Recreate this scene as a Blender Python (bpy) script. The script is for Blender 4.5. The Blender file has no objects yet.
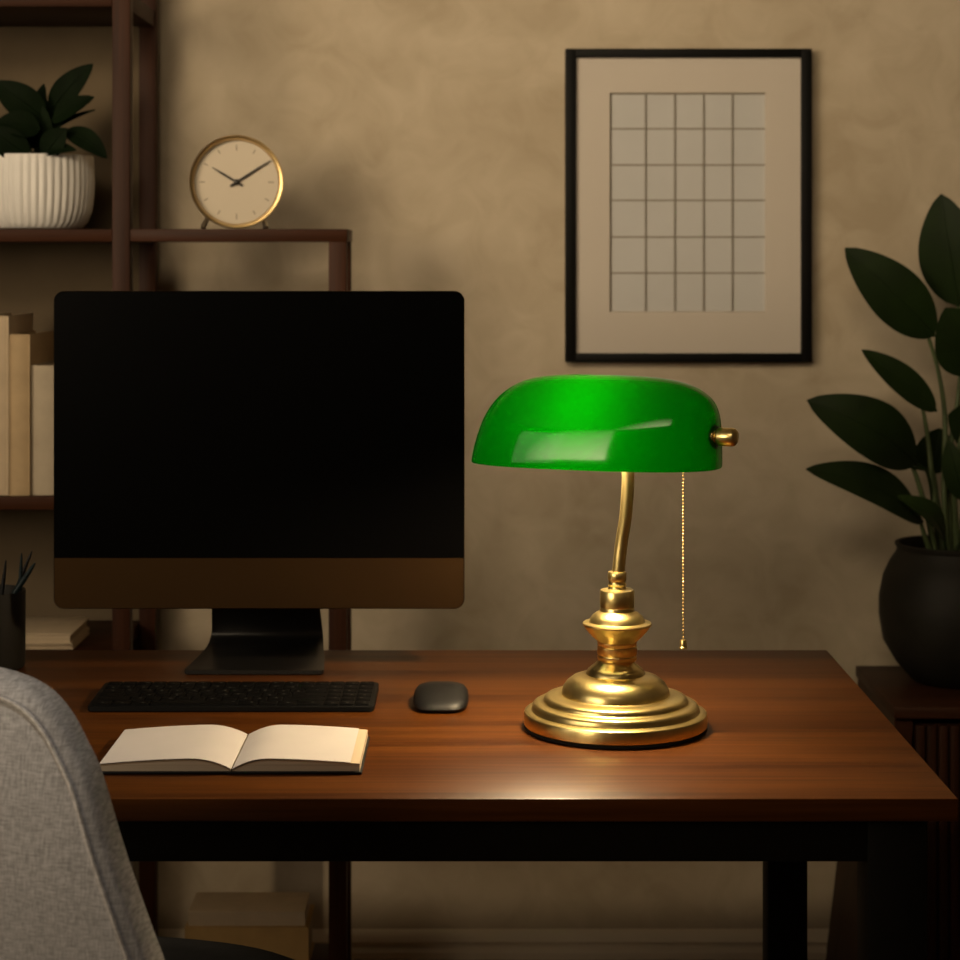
import bpy, bmesh, math, random
from mathutils import Vector, Matrix, noise
random.seed(7)
PI = math.pi
S = bpy.context.scene
C = S.collection

# ------------------------------------------------------------ camera, world, lights, exposure
CAMZ, F = 1.22, 2000.0                      # camera height, focal length in pixels (960 px frame)
HX, HY = 480.0, 257.0                       # optical axis in the frame
cd = bpy.data.cameras.new('camera'); cam = bpy.data.objects.new('camera', cd); C.objects.link(cam)
cam.location = (0, 0, CAMZ); cam.rotation_euler = (PI/2, 0, 0)
cd.sensor_width = 36; cd.lens = F/960*36; cd.shift_y = -(480-HY)/960
cd.clip_start = 0.05; cd.clip_end = 50
cd.dof.use_dof = True; cd.dof.focus_distance = 1.93; cd.dof.aperture_fstop = 10
S.camera = cam

w = bpy.data.worlds.new('world'); S.world = w; w.use_nodes = True
bg = w.node_tree.nodes['Background']; bg.inputs[0].default_value = (1.0, .55, .20, 1); bg.inputs[1].default_value = 0.03

def look(o, target):
    o.rotation_euler = (Vector(target)-o.location).to_track_quat('-Z', 'Y').to_euler()
def spot(name, loc, target, energy, col, angle, blend, rad):
    d = bpy.data.lights.new(name, 'SPOT'); o = bpy.data.objects.new(name, d); C.objects.link(o)
    o.location = loc; d.energy = energy; d.color = col; d.spot_size = math.radians(angle); d.spot_blend = blend; d.shadow_soft_size = rad
    look(o, target); return o
def area(name, loc, target, energy, col, sx, sy, spread=180):
    d = bpy.data.lights.new(name, 'AREA'); o = bpy.data.objects.new(name, d); C.objects.link(o)
    d.shape = 'RECTANGLE'; d.size = sx; d.size_y = sy; d.energy = energy; d.color = col; d.spread = math.radians(spread)
    o.location = loc; look(o, target); return o
area('room_softbox', (-1.90, 0.10, 1.80), (0.10, 3.15, 1.60), 6.0, (1.0, .79, .53), 1.3, 1.3, 54)
area('ceiling_wall_washer', (-.45, .30, 2.50), (.06, 3.15, 1.72), 5.1, (1.0, .79, .53), 1.4, .8, 54)
area('window_daylight', (-2.55, 0.35, 1.70), (0.0, 2.2, 1.05), 9, (1.0, .87, .70), 1.4, 1.3)
spot('chair_top_fill', (-.78, 1.18, 2.56), (-.60, 1.50, .95), 40, (1.0, .92, .82), 42, .9, .10)  # added spot without a fixture, brightens the top of the chair back
vs = S.view_settings
vs.view_transform = 'Standard'; vs.look = 'None'; vs.exposure = 0.0; vs.gamma = 1.0; vs.use_curve_mapping = False
S.cycles.use_denoising = True
S.cycles.max_bounces = 8; S.cycles.transparent_max_bounces = 12
S.cycles.caustics_reflective = False; S.cycles.caustics_refractive = False
S.cycles.sample_clamp_indirect = 4.0

def X(px, Y): return (px-HX)/F*Y
def Z(py, Y): return CAMZ-(py-HY)/F*Y
def P(px, py, Y): return Vector((X(px, Y), Y, Z(py, Y)))

# ------------------------------------------------------------ materials
def mat(name, col, rough=.5, metal=0, spec=.5, noise_amt=0, nscale=(8, 8, 8), bump=0, bscale=60, coat=0, col2=None, detail=4, sheen=0, coatr=.1):
    m = bpy.data.materials.new(name); m.use_nodes = True
    nt = m.node_tree; b = nt.nodes['Principled BSDF']
    b.inputs['Base Color'].default_value = (*col, 1); b.inputs['Roughness'].default_value = rough
    b.inputs['Metallic'].default_value = metal; b.inputs['Specular IOR Level'].default_value = spec
    b.inputs['Coat Weight'].default_value = coat; b.inputs['Coat Roughness'].default_value = coatr
    b.inputs['Sheen Weight'].default_value = sheen
    tc = nt.nodes.new('ShaderNodeTexCoord')
    if noise_amt or col2:
        mp = nt.nodes.new('ShaderNodeMapping'); mp.inputs['Scale'].default_value = nscale
        nz = nt.nodes.new('ShaderNodeTexNoise'); nz.inputs['Scale'].default_value = 1; nz.inputs['Detail'].default_value = detail; nz.inputs['Roughness'].default_value = .6
        rp = nt.nodes.new('ShaderNodeValToRGB')
        c2 = col2 or tuple(c*(1-noise_amt) for c in col)
        rp.color_ramp.elements[0].position = .33; rp.color_ramp.elements[1].position = .67
        rp.color_ramp.elements[0].color = (*c2, 1); rp.color_ramp.elements[1].color = (*col, 1)
        nt.links.new(tc.outputs['Object'], mp.inputs[0]); nt.links.new(mp.outputs[0], nz.inputs['Vector'])
        nt.links.new(nz.outputs[0], rp.inputs[0]); nt.links.new(rp.outputs[0], b.inputs['Base Color'])
    if bump:
        n2 = nt.nodes.new('ShaderNodeTexNoise'); n2.inputs['Scale'].default_value = bscale; n2.inputs['Detail'].default_value = 3
        bp = nt.nodes.new('ShaderNodeBump'); bp.inputs['Strength'].default_value = bump; bp.inputs['Distance'].default_value = .002
        nt.links.new(tc.outputs['Object'], n2.inputs['Vector']); nt.links.new(n2.outputs[0], bp.inputs['Height']); nt.links.new(bp.outputs[0], b.inputs['Normal'])
    return m

def wood(name, c1, c2, axis='x', rough=.35, fine=1.0, coat=0):
    m = bpy.data.materials.new(name); m.use_nodes = True
    nt = m.node_tree; b = nt.nodes['Principled BSDF']; b.inputs['Roughness'].default_value = rough
    b.inputs['Coat Weight'].default_value = coat; b.inputs['Coat Roughness'].default_value = .14
    b.inputs['Specular IOR Level'].default_value = .14
    tc = nt.nodes.new('ShaderNodeTexCoord')
    def grain(scale, stretch, detail):
        mp = nt.nodes.new('ShaderNodeMapping')
        s = [scale*fine]*3; s['xyz'.index(axis)] = scale*stretch
        mp.inputs['Scale'].default_value = s
        nz = nt.nodes.new('ShaderNodeTexNoise'); nz.inputs['Scale'].default_value = 1; nz.inputs['Detail'].default_value = detail
        nz.inputs['Distortion'].default_value = .4
        nt.links.new(tc.outputs['Object'], mp.inputs[0]); nt.links.new(mp.outputs[0], nz.inputs['Vector'])
        return nz.outputs[0]
    a = grain(26, .05, 6); g = grain(170, .03, 4)
    mx = nt.nodes.new('ShaderNodeMath'); mx.operation = 'MULTIPLY_ADD'; mx.inputs[1].default_value = .45
    nt.links.new(g, mx.inputs[0])
    m2 = nt.nodes.new('ShaderNodeMath'); m2.operation = 'MULTIPLY'; m2.inputs[1].default_value = .6
    nt.links.new(a, m2.inputs[0]); nt.links.new(m2.outputs[0], mx.inputs[2])
    rp = nt.nodes.new('ShaderNodeValToRGB')
    rp.color_ramp.elements[0].position = .40; rp.color_ramp.elements[1].position = .64
    rp.color_ramp.elements[0].color = (*c2, 1); rp.color_ramp.elements[1].color = (*c1, 1)
    nt.links.new(mx.outputs[0], rp.inputs[0]); nt.links.new(rp.outputs[0], b.inputs['Base Color'])
    bp = nt.nodes.new('ShaderNodeBump'); bp.inputs['Strength'].default_value = .12; bp.inputs['Distance'].default_value = .001
    nt.links.new(mx.outputs[0], bp.inputs['Height']); nt.links.new(bp.outputs[0], b.inputs['Normal'])
    return m

def plaster():
    m = bpy.data.materials.new('plaster'); m.use_nodes = True
    nt = m.node_tree; b = nt.nodes['Principled BSDF']; b.inputs['Roughness'].default_value = .85; b.inputs['Specular IOR Level'].default_value = .2
    tc = nt.nodes.new('ShaderNodeTexCoord')
    def nz(sc, d, dist=0):
        n = nt.nodes.new('ShaderNodeTexNoise'); n.inputs['Scale'].default_value = sc; n.inputs['Detail'].default_value = d; n.inputs['Distortion'].default_value = dist
        nt.links.new(tc.outputs['Object'], n.inputs['Vector']); return n.outputs[0]
    a, c = nz(3.2, 6, .6), nz(13, 5, 1.2)
    mx = nt.nodes.new('ShaderNodeMix'); mx.data_type = 'FLOAT'; mx.inputs[0].default_value = .4
    nt.links.new(a, mx.inputs[2]); nt.links.new(c, mx.inputs[3])
    rp = nt.nodes.new('ShaderNodeValToRGB')
    rp.color_ramp.elements[0].position = .36; rp.color_ramp.elements[1].position = .66
    rp.color_ramp.elements[0].color = (.40, .325, .225, 1); rp.color_ramp.elements[1].color = (.56, .475, .355, 1)
    nt.links.new(mx.outputs[0], rp.inputs[0]); nt.links.new(rp.outputs[0], b.inputs['Base Color'])
    bp = nt.nodes.new('ShaderNodeBump'); bp.inputs['Strength'].default_value = .25; bp.inputs['Distance'].default_value = .003
    nt.links.new(c, bp.inputs['Height']); nt.links.new(bp.outputs[0], b.inputs['Normal'])
    return m

def fabric(name, c1, c2, sc=520):
    m = bpy.data.materials.new(name); m.use_nodes = True
    nt = m.node_tree; b = nt.nodes['Principled BSDF']; b.inputs['Roughness'].default_value = .9; b.inputs['Specular IOR Level'].default_value = .1
    b.inputs['Sheen Weight'].default_value = .15
    tc = nt.nodes.new('ShaderNodeTexCoord')
    outs = []
    for s in ((sc, sc*.12, sc*.12), (sc*.12, sc*.12, sc)):
        mp = nt.nodes.new('ShaderNodeMapping'); mp.inputs['Scale'].default_value = s
        n = nt.nodes.new('ShaderNodeTexNoise'); n.inputs['Scale'].default_value = 1; n.inputs['Detail'].default_value = 2
        nt.links.new(tc.outputs['Object'], mp.inputs[0]); nt.links.new(mp.outputs[0], n.inputs['Vector']); outs.append(n.outputs[0])
    ad = nt.nodes.new('ShaderNodeMath'); ad.operation = 'ADD'; nt.links.new(outs[0], ad.inputs[0]); nt.links.new(outs[1], ad.inputs[1])
    ml = nt.nodes.new('ShaderNodeMath'); ml.operation = 'MULTIPLY'; ml.inputs[1].default_value = .5; nt.links.new(ad.outputs[0], ml.inputs[0])
    rp = nt.nodes.new('ShaderNodeValToRGB'); rp.color_ramp.elements[0].position = .38; rp.color_ramp.elements[1].position = .62
    rp.color_ramp.elements[0].color = (*c2, 1); rp.color_ramp.elements[1].color = (*c1, 1)
    nt.links.new(ml.outputs[0], rp.inputs[0]); nt.links.new(rp.outputs[0], b.inputs['Base Color'])
    bp = nt.nodes.new('ShaderNodeBump'); bp.inputs['Strength'].default_value = .5; bp.inputs['Distance'].default_value = .001
    nt.links.new(ml.outputs[0], bp.inputs['Height']); nt.links.new(bp.outputs[0], b.inputs['Normal'])
    return m

def shade_mat():
    m = bpy.data.materials.new('green_glass'); m.use_nodes = True
    nt = m.node_tree; nt.nodes.remove(nt.nodes['Principled BSDF']); out = nt.nodes['Material Output']
    tr = nt.nodes.new('ShaderNodeBsdfTranslucent'); tr.inputs[0].default_value = (.0, .0105, .0, 1)
    df = nt.nodes.new('ShaderNodeBsdfDiffuse'); df.inputs[0].default_value = (.0, .09, .004, 1)
    gl = nt.nodes.new('ShaderNodeBsdfGlossy'); gl.inputs[0].default_value = (1, 1, 1, 1); gl.inputs[1].default_value = .08
    fr = nt.nodes.new('ShaderNodeFresnel'); fr.inputs[0].default_value = 1.37
    ad = nt.nodes.new('ShaderNodeAddShader'); mx = nt.nodes.new('ShaderNodeMixShader')
    nt.links.new(tr.outputs[0], ad.inputs[0]); nt.links.new(df.outputs[0], ad.inputs[1])
    nt.links.new(fr.outputs[0], mx.inputs[0]); nt.links.new(ad.outputs[0], mx.inputs[1]); nt.links.new(gl.outputs[0], mx.inputs[2])
    nt.links.new(mx.outputs[0], out.inputs[0]); return m
def opal_mat():
    m = bpy.data.materials.new('opal_lining'); m.use_nodes = True
    nt = m.node_tree; nt.nodes.remove(nt.nodes['Principled BSDF']); out = nt.nodes['Material Output']
    tp = nt.nodes.new('ShaderNodeBsdfTransparent'); df = nt.nodes.new('ShaderNodeBsdfDiffuse'); df.inputs[0].default_value = (.85, .85, .8, 1)
    mx = nt.nodes.new('ShaderNodeMixShader'); mx.inputs[0].default_value = .5
    nt.links.new(tp.outputs[0], mx.inputs[1]); nt.links.new(df.outputs[0], mx.inputs[2]); nt.links.new(mx.outputs[0], out.inputs[0]); return m
def emit(name, col, s):
    m = bpy.data.materials.new(name); m.use_nodes = True
    nt = m.node_tree; b = nt.nodes['Principled BSDF']; b.inputs['Emission Color'].default_value = (*col, 1); b.inputs['Emission Strength'].default_value = s
    b.inputs['Base Color'].default_value = (.8, .75, .6, 1); return m

M = dict(
    wall=plaster(),
    wall_plain=mat('painted_wall', (.42, .35, .26), .9, noise_amt=.15, nscale=(3, 3, 3)),
    trim=mat('trim_paint', (.84, .74, .58), .6, noise_amt=.06),
    ceil=mat('ceiling_paint', (.55, .50, .42), .9, noise_amt=.06),
    floor=wood('floor_wood', (.30, .17, .085), (.17, .09, .042), 'x', .45),
    desk=wood('desk_walnut', (.106, .033, .0045), (.040, .0105, .0014), 'x', .38, coat=.03),
    edge=wood('desk_edge', (.14, .055, .02), (.06, .02, .008), 'x', .45),
    blackmetal=mat('black_powder_coat', (.008, .007, .005), .6, spec=.15, noise_amt=.2, nscale=(60, 60, 60)),
    shelf=wood('shelf_walnut_boards', (.052, .016, .005), (.026, .008, .0025), 'x', .5),
    post=wood('shelf_walnut_posts', (.052, .016, .005), (.026, .008, .0025), 'z', .5),
    cab=wood('cabinet_wood', (.050, .018, .008), (.024, .009, .004), 'z', .45),
    cabtop=wood('cabinet_top_wood', (.050, .018, .008), (.024, .009, .004), 'x', .45),
    brass=mat('brass', (1.0, .79, .33), .29, 1, noise_amt=.10, nscale=(90, 90, 14)),
    brass_dull=mat('satin_brass', (.72, .52, .24), .35, 1, noise_amt=.1, nscale=(60, 60, 60)),
    steel=mat('pale_metal', (.75, .70, .60), .3, 1, noise_amt=.05),
    felt=mat('black_felt', (.008, .007, .006), .95, noise_amt=.3, nscale=(200, 200, 200)),
    glass=shade_mat(), opal=opal_mat(), bulb=emit('lit_bulb', (1.0, .75, .46), 670),
    screen=mat('black_screen_glass', (.0008, .0008, .0008), .3, spec=.05, noise_amt=.05),
    alu=mat('space_grey_aluminium', (.046, .026, .011), .45, 1.0, noise_amt=.06, nscale=(300, 300, 300)),
    alu_dark=mat('dark_grey_aluminium', (.014, .013, .012), .4, .5, noise_amt=.08, nscale=(200, 200, 200)),
    keys=mat('black_key_plastic', (.003, .003, .003), .55, spec=.08, noise_amt=.2, nscale=(100, 100, 100)),
    legend=mat('key_legend_paint', (.05, .047, .04), .6, noise_amt=.1),
    kbody=mat('keyboard_plastic', (.004, .004, .004), .55, spec=.12, noise_amt=.2, nscale=(100, 100, 100)),
    mouse=mat('dark_mouse_plastic', (.005, .005, .005), .5, spec=.3, noise_amt=.15, nscale=(100, 100, 100)),
    paper=mat('cream_paper', (.61, .565, .53), .85, noise_amt=.04, nscale=(20, 20, 20)),
    edgepaper=mat('page_edges', (.62, .49, .33), .9, noise_amt=.35, nscale=(2, 2, 900)),
    cover=mat('black_cover', (.006, .0055, .005), .6, spec=.2, noise_amt=.2, nscale=(100, 100, 100)),
    linen=fabric('chair_linen', (.60, .575, .555), (.33, .312, .297), 1000),
    piping=fabric('chair_piping_linen', (.74, .70, .65), (.50, .46, .42)),
    shell=fabric('dark_seat_cloth', (.022, .019, .015), (.012, .010, .008)),
    ceramic=mat('white_ceramic', (.78, .755, .71), .5, noise_amt=.05, nscale=(12, 12, 12)),
    soil=mat('soil', (.02, .013, .008), .95, noise_amt=.5, nscale=(80, 80, 80), bump=.8, bscale=90),
    blackpot=mat('charcoal_stoneware', (.014, .0125, .009), .6, spec=.2, noise_amt=.35, nscale=(20, 20, 30), bump=.15, bscale=60),
    leaf=mat('dark_leaf', (.011, .025, .003), .6, spec=.22, noise_amt=.45, nscale=(14, 14, 14)),
    leaf_small=mat('small_dark_leaf', (.005, .012, .003), .7, spec=.08, noise_amt=.45, nscale=(20, 20, 20)),
    leaf_young=mat('young_leaf', (.020, .042, .006), .6, spec=.22, noise_amt=.35, nscale=(14, 14, 14)),
    stem=mat('plant_stem', (.07, .10, .035), .55, noise_amt=.3, nscale=(30, 30, 30)),
    bay_shade=mat('taupe_bay_shade', (.155, .115, .070), .85, spec=.15, noise_amt=.25, nscale=(5, 5, 5)),  # dark taupe carries the shade of the bookcase's left bay
    frame=mat('black_frame_wood', (.004, .0036, .003), .55, spec=.12, noise_amt=.2, nscale=(40, 40, 40)),
    mount=mat('mount_board', (.55, .49, .42), .9, noise_amt=.03, nscale=(10, 10, 10)),
    print=mat('pale_grey_print', (.52, .51, .49), .9, noise_amt=.05, nscale=(10, 10, 10)),
    line=mat('grid_line', (.27, .24, .195), .8, noise_amt=.1),
    dial=mat('cream_dial', (.66, .57, .44), .6, noise_amt=.03),
    ink=mat('dark_ink', (.02, .016, .012), .5, noise_amt=.1),
    tick=mat('dial_tick_paint', (.26, .20, .13), .6, noise_amt=.1),
    bookA=mat('cream_book_cloth', (.62, .49, .33), .8, noise_amt=.12, nscale=(30, 30, 30)),
    bookB=mat('tan_book_cloth', (.50, .36, .20), .8, noise_amt=.12, nscale=(30, 30, 30)),
    bookC=mat('grey_beige_book_cloth', (.48, .40, .29), .8, noise_amt=.12, nscale=(30, 30, 30)),
    bookD=mat('ochre_book_cloth', (.55, .35, .13), .8, noise_amt=.12, nscale=(30, 30, 30)),
    cup=mat('dark_cup', (.010, .0085, .006), .6, spec=.2, noise_amt=.2, nscale=(40, 40, 40)),
    pen=mat('dark_teal_pen', (.005, .014, .017), .5, spec=.2, noise_amt=.2, nscale=(60, 60, 60)),
    pen_black=mat('black_pen', (.005, .005, .006), .5, spec=.2, noise_amt=.2, nscale=(60, 60, 60)),
    winframe=mat('window_frame_paint', (.6, .56, .48), .5, noise_amt=.05),
)

# ------------------------------------------------------------ mesh helpers
def NB(): return bmesh.new()
def box(bm, x0, x1, y0, y1, z0, z1, bev=0.0, seg=2, mtx=None):
    vs = [bm.verts.new((x, y, z)) for x in (x0, x1) for y in (y0, y1) for z in (z0, z1)]
    fs = [bm.faces.new([vs[i] for i in q]) for q in ((0, 1, 3, 2), (4, 6, 7, 5), (0, 4, 5, 1), (2, 3, 7, 6), (0, 2, 6, 4), (1, 5, 7, 3))]
    bmesh.ops.recalc_face_normals(bm, faces=fs)
    if bev > 0:
        es = list({e for f in fs for e in f.edges})
        r = bmesh.ops.bevel(bm, geom=es, offset=bev, segments=seg, affect='EDGES', profile=.5)
        vs = list({v for f in r['faces'] for v in f.verts} | {v for v in vs if v.is_valid})
    if mtx is not None: bmesh.ops.transform(bm, matrix=mtx, verts=[v for v in vs if v.is_valid])
def hexa(bm, pts):      # eight points: bottom ring of four, then top ring of four
    v = [bm.verts.new(p) for p in pts]
    fs = [bm.faces.new([v[i] for i in q]) for q in ((3, 2, 1, 0), (4, 5, 6, 7), (0, 1, 5, 4), (1, 2, 6, 5), (2, 3, 7, 6), (3, 0, 4, 7))]
    bmesh.ops.recalc_face_normals(bm, faces=fs)
def rings(bm, rs, cap0=True, cap1=True, closed=True):
    R = [[bm.verts.new(p) for p in r] for r in rs]
    n = len(R[0]); fs = []
    for a, b in zip(R, R[1:]):
        for i in range(n if closed else n-1):
            j = (i+1) % n
            fs.append(bm.faces.new((a[i], a[j], b[j], b[i])))
    if cap0: fs.append(bm.faces.new(R[0][::-1]))
    if cap1: fs.append(bm.faces.new(R[-1]))
    return fs
def lathe(bm, c, prof, seg=64, cap0=True, cap1=True):
    return rings(bm, [[(c[0]+r*math.cos(2*PI*i/seg), c[1]+r*math.sin(2*PI*i/seg), c[2]+z) for i in range(seg)] for r, z in prof], cap0, cap1)
def tube(bm, pts, rad, seg=12):
    pts = [Vector(p) for p in pts]; n = len(pts)
    rad = rad if isinstance(rad, (list, tuple)) else [rad]*n
    rs = []; up = None
    for i, p in enumerate(pts):
        t = (pts[min(i+1, n-1)]-pts[max(i-1, 0)]).normalized()
        if up is None: up = t.orthogonal().normalized()
        u = (up-t*up.dot(t)).normalized(); v = t.cross(u); up = u
        rs.append([p+(u*math.cos(2*PI*k/seg)+v*math.sin(2*PI*k/seg))*rad[i] for k in range(seg)])
    rings(bm, rs)
def crom(pts, n=8, closed=False):
    pts = [Vector(p) for p in pts]; out = []; N = len(pts)
    rng = range(N) if closed else range(N-1)
    for i in rng:
        g = (lambda k: pts[k % N]) if closed else (lambda k: pts[max(0, min(N-1, k))])
        p0, p1, p2, p3 = g(i-1), g(i), g(i+1), g(i+2)
        for k in range(n):
            t = k/n
            out.append(.5*((2*p1)+(p2-p0)*t+(2*p0-5*p1+4*p2-p3)*t*t+(3*p1-p0-3*p2+p3)*t**3))
    if not closed: out.append(pts[-1])
    return out
def rrect(x0, x1, z0, z1, r, n=6):   # rounded rectangle, counter-clockwise
    out = []
    for cx, cz, a0 in ((x1-r, z1-r, 0), (x0+r, z1-r, PI/2), (x0+r, z0+r, PI), (x1-r, z0+r, 1.5*PI)):
        for k in range(n+1):
            a = a0+PI/2*k/n; out.append((cx+r*math.cos(a), cz+r*math.sin(a)))
    return out
def inset2(poly, d):
    n = len(poly); out = []
    area2 = sum(poly[i][0]*poly[(i+1) % n][1]-poly[(i+1) % n][0]*poly[i][1] for i in range(n))
    s = 1 if area2 > 0 else -1
    for i in range(n):
        a, b, c = Vector(poly[i-1]), Vector(poly[i]), Vector(poly[(i+1) % n])
        e = (c-a).normalized(); nrm = Vector((-e.y, e.x))*s
        out.append(tuple(b+nrm*d))
    return out

ROOT = {}
def thing(name, label, cat, loc, group=None, rotz=0):
    o = bpy.data.objects.new(name, None); C.objects.link(o); o.empty_display_size = .05
    o.location = loc; o.rotation_euler = (0, 0, rotz); o['label'] = label; o['category'] = cat
    if group: o['group'] = group
    ROOT[o.name] = Matrix.Translation(Vector(loc)) @ Matrix.Rotation(rotz, 4, 'Z')
    return o
def obj(name, bm, m, parent=None, smooth=True, local=False, label=None, loc=None):
    """one mesh object; the mesh is given in world coordinates unless local=True"""
    if parent is not None:
        mw = ROOT[parent.name]
        if not local: bmesh.ops.transform(bm, matrix=mw.inverted(), verts=bm.verts)
    elif loc is not None:
        bmesh.ops.transform(bm, matrix=Matrix.Translation(-Vector(loc)), verts=bm.verts)
    bmesh.ops.recalc_face_normals(bm, faces=bm.faces)
    me = bpy.data.meshes.new(name); bm.to_mesh(me); bm.free()
    for q in me.polygons: q.use_smooth = smooth
    if smooth:
        try: me.set_sharp_from_angle(angle=math.radians(38))
        except Exception: pass
    me.materials.append(m)
    o = bpy.data.objects.new(name, me); C.objects.link(o)
    if parent is not None:
        o.parent = parent; ROOT[o.name] = ROOT[parent.name]
    elif loc is not None: o.location = loc
    if parent is None: ROOT[o.name] = Matrix.Translation(Vector(loc or (0, 0, 0)))
    if label: o['label'] = label
    return o
def struct(o): o['kind'] = 'structure'; return o
def bx(x0, x1, y0, y1, z0, z1, bev=0.0):
    bm = NB(); box(bm, min(x0, x1), max(x0, x1), min(y0, y1), max(y0, y1), min(z0, z1), max(z0, z1), bev); return bm

# ------------------------------------------------------------ room shell
WY = 3.15
XL, XR, YF, CH = -2.7, 2.3, -1.6, 2.6
bm = NB(); box(bm, XL-.1, XR+.1, YF-.1, WY+.1, -.1, 0); struct(obj('floor', bm, M['floor']))
bm = NB(); box(bm, XL-.1, XR+.1, WY, WY+.1, 0, CH); struct(obj('wall_back', bm, M['wall']))
# left wall with a window opening
wy0, wy1, wz0, wz1 = -.55, .85, .95, 2.25
bm = NB()
for y0, y1, z0, z1 in ((YF, wy0, 0, CH), (wy1, WY, 0, CH), (wy0, wy1, 0, wz0), (wy0, wy1, wz1, CH)): box(bm, XL-.1, XL, y0, y1, z0, z1)
struct(obj('wall_left', bm, M['wall_plain']))
bm = NB(); box(bm, XR, XR+.1, YF, WY, 0, CH); struct(obj('wall_right', bm, M['wall_plain']))
bm = NB(); box(bm, XL-.1, XR+.1, YF-.1, YF, 0, CH); struct(obj('wall_front', bm, M['wall_plain']))
bm = NB(); box(bm, XL-.1, XR+.1, YF-.1, WY+.1, CH, CH+.1); struct(obj('ceiling', bm, M['ceil']))
bm = NB()
for a in ((wy0, wy0+.05, wz0, wz1), (wy1-.05, wy1, wz0, wz1), (wy0, wy1, wz0, wz0+.05), (wy0, wy1, wz1-.05, wz1), ((wy0+wy1)/2-.02, (wy0+wy1)/2+.02, wz0, wz1)):
    box(bm, XL-.09, XL-.02, a[0], a[1], a[2], a[3], .004)
struct(obj('window_1', bm, M['winframe']))
# baseboard with a moulded top
bm = NB(); prof = [(0, 0), (-.016, 0), (-.016, .108), (-.011, .111), (-.011, .115), (-.015, .117), (-.019, .121), (-.019, .131), (-.016, .134), (-.010, .136), (-.010, .140), (-.013, .142), (-.016, .146), (-.013, .153), (-.007, .160), (0, .162)]
rings(bm, [[(x, WY+a, b) for a, b in prof] for x in (XL, XR)])
struct(obj('baseboard_back', bm, M['trim']))

# ------------------------------------------------------------ desk
DT = .75; DL, DR, DF, DB = -1.02, .415, 1.735, 2.392
t = thing('desk', 'wide walnut desk with black metal legs carrying the computer and green lamp', 'desk', ((DL+DR)/2, (DF+DB)/2, 0))
obj('desktop', bx(DL, DR, DF, DB, DT-.020, DT, .0012), M['desk'], t)
LW = .052; ax0, ax1 = DL+.022, DR-.022; ay0, ay1 = DF+.022, DB-.014
for lx_ in (ax0, ax1-LW):
    for ly in (ay0, ay1-LW):
        lx = lx_+(0 if ly == ay0 else (.012 if lx_ == ax0 else -.012))
        wl = LW if ly == ay0 else .046
        if lx_ != ax0: lx += LW-wl
        obj('leg', bx(lx, lx+wl, ly, ly+wl, 0, DT-.020, .0015), M['blackmetal'], t)
AZ0, AZ1 = DT-.0625, DT-.0201
obj('apron', bx(ax0+LW, ax1-LW, ay0+.004, ay0+.034, AZ0, AZ1, .001), M['blackmetal'], t)
obj('apron', bx(ax0+LW+.012, ax1-LW-.012, ay1-.034, ay1-.004, AZ0, AZ1, .001), M['blackmetal'], t)
obj('apron', bx(ax0+.014, ax0+.044, ay0+LW, ay1-LW, AZ0, AZ1, .001), M['blackmetal'], t)
obj('apron', bx(ax1-.044, ax1-.014, ay0+LW, ay1-LW, AZ0, AZ1, .001), M['blackmetal'], t)

# ------------------------------------------------------------ bookcase
SF, SB = 2.86, 3.085       # front and back planes of the shelving
t = thing('bookcase', 'open walnut shelving unit with tall left bay and low right bay against the wall', 'bookcase', (-.85, 2.97, 0))
PW = .0257
def post(x, y0, h, d=PW): obj('post', bx(x, x+PW, y0, y0+d, 0, h, .0015), M['post'], t)
pxm = X(112, SF)                                       # middle post line
for x in (-1.36, pxm):
    post(x, SF, 1.75); post(x, SB, 1.75)
pxr = X(328.5, SF); zt = Z(229, SF)
RB = 2.948
post(pxr, SF, zt-.018); post(pxr, RB, zt-.018)
YB = SB+PW
def shelf(x0, x1, z1, th=.0185, inset=.0): obj('shelf', bx(x0, x1, SF+inset, YB, z1-th, z1, .0012), M['shelf'], t)
for z in (1.60, zt, Z(497, SF), .655, .20):
    shelf(-1.36+PW+.0003, pxm-.0003, z, .022 if z > 1.5 else .0185, .001)
obj('shelf', bx(pxm+PW+.0003, pxr+PW+.001, SF, RB+PW, zt-.018, zt, .0012), M['shelf'], t)
obj('shelf', bx(pxm+PW+.0003, pxr-.0003, SF+.001, RB+PW, .182, .20, .0012), M['shelf'], t)
for x in (-1.36, pxm):                                 # side rails under the top board
    obj('side_rail', bx(x+.002, x+PW-.002, SF+PW+.0003, SB-.0003, 1.575, 1.60, .001), M['shelf'], t)
    obj('side_rail', bx(x+.002, x+PW-.002, SF+PW+.0003, SB-.0003, zt-.0185, zt, .001), M['shelf'], t)

obj('back_panel', bx(-1.36+PW, pxm+PW*.5, YB+.0002, YB+.008, .20, 1.75), M['bay_shade'], t, label='added taupe board darkening the left bay')  # added board; its dark colour stands in for shade on the wall

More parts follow.
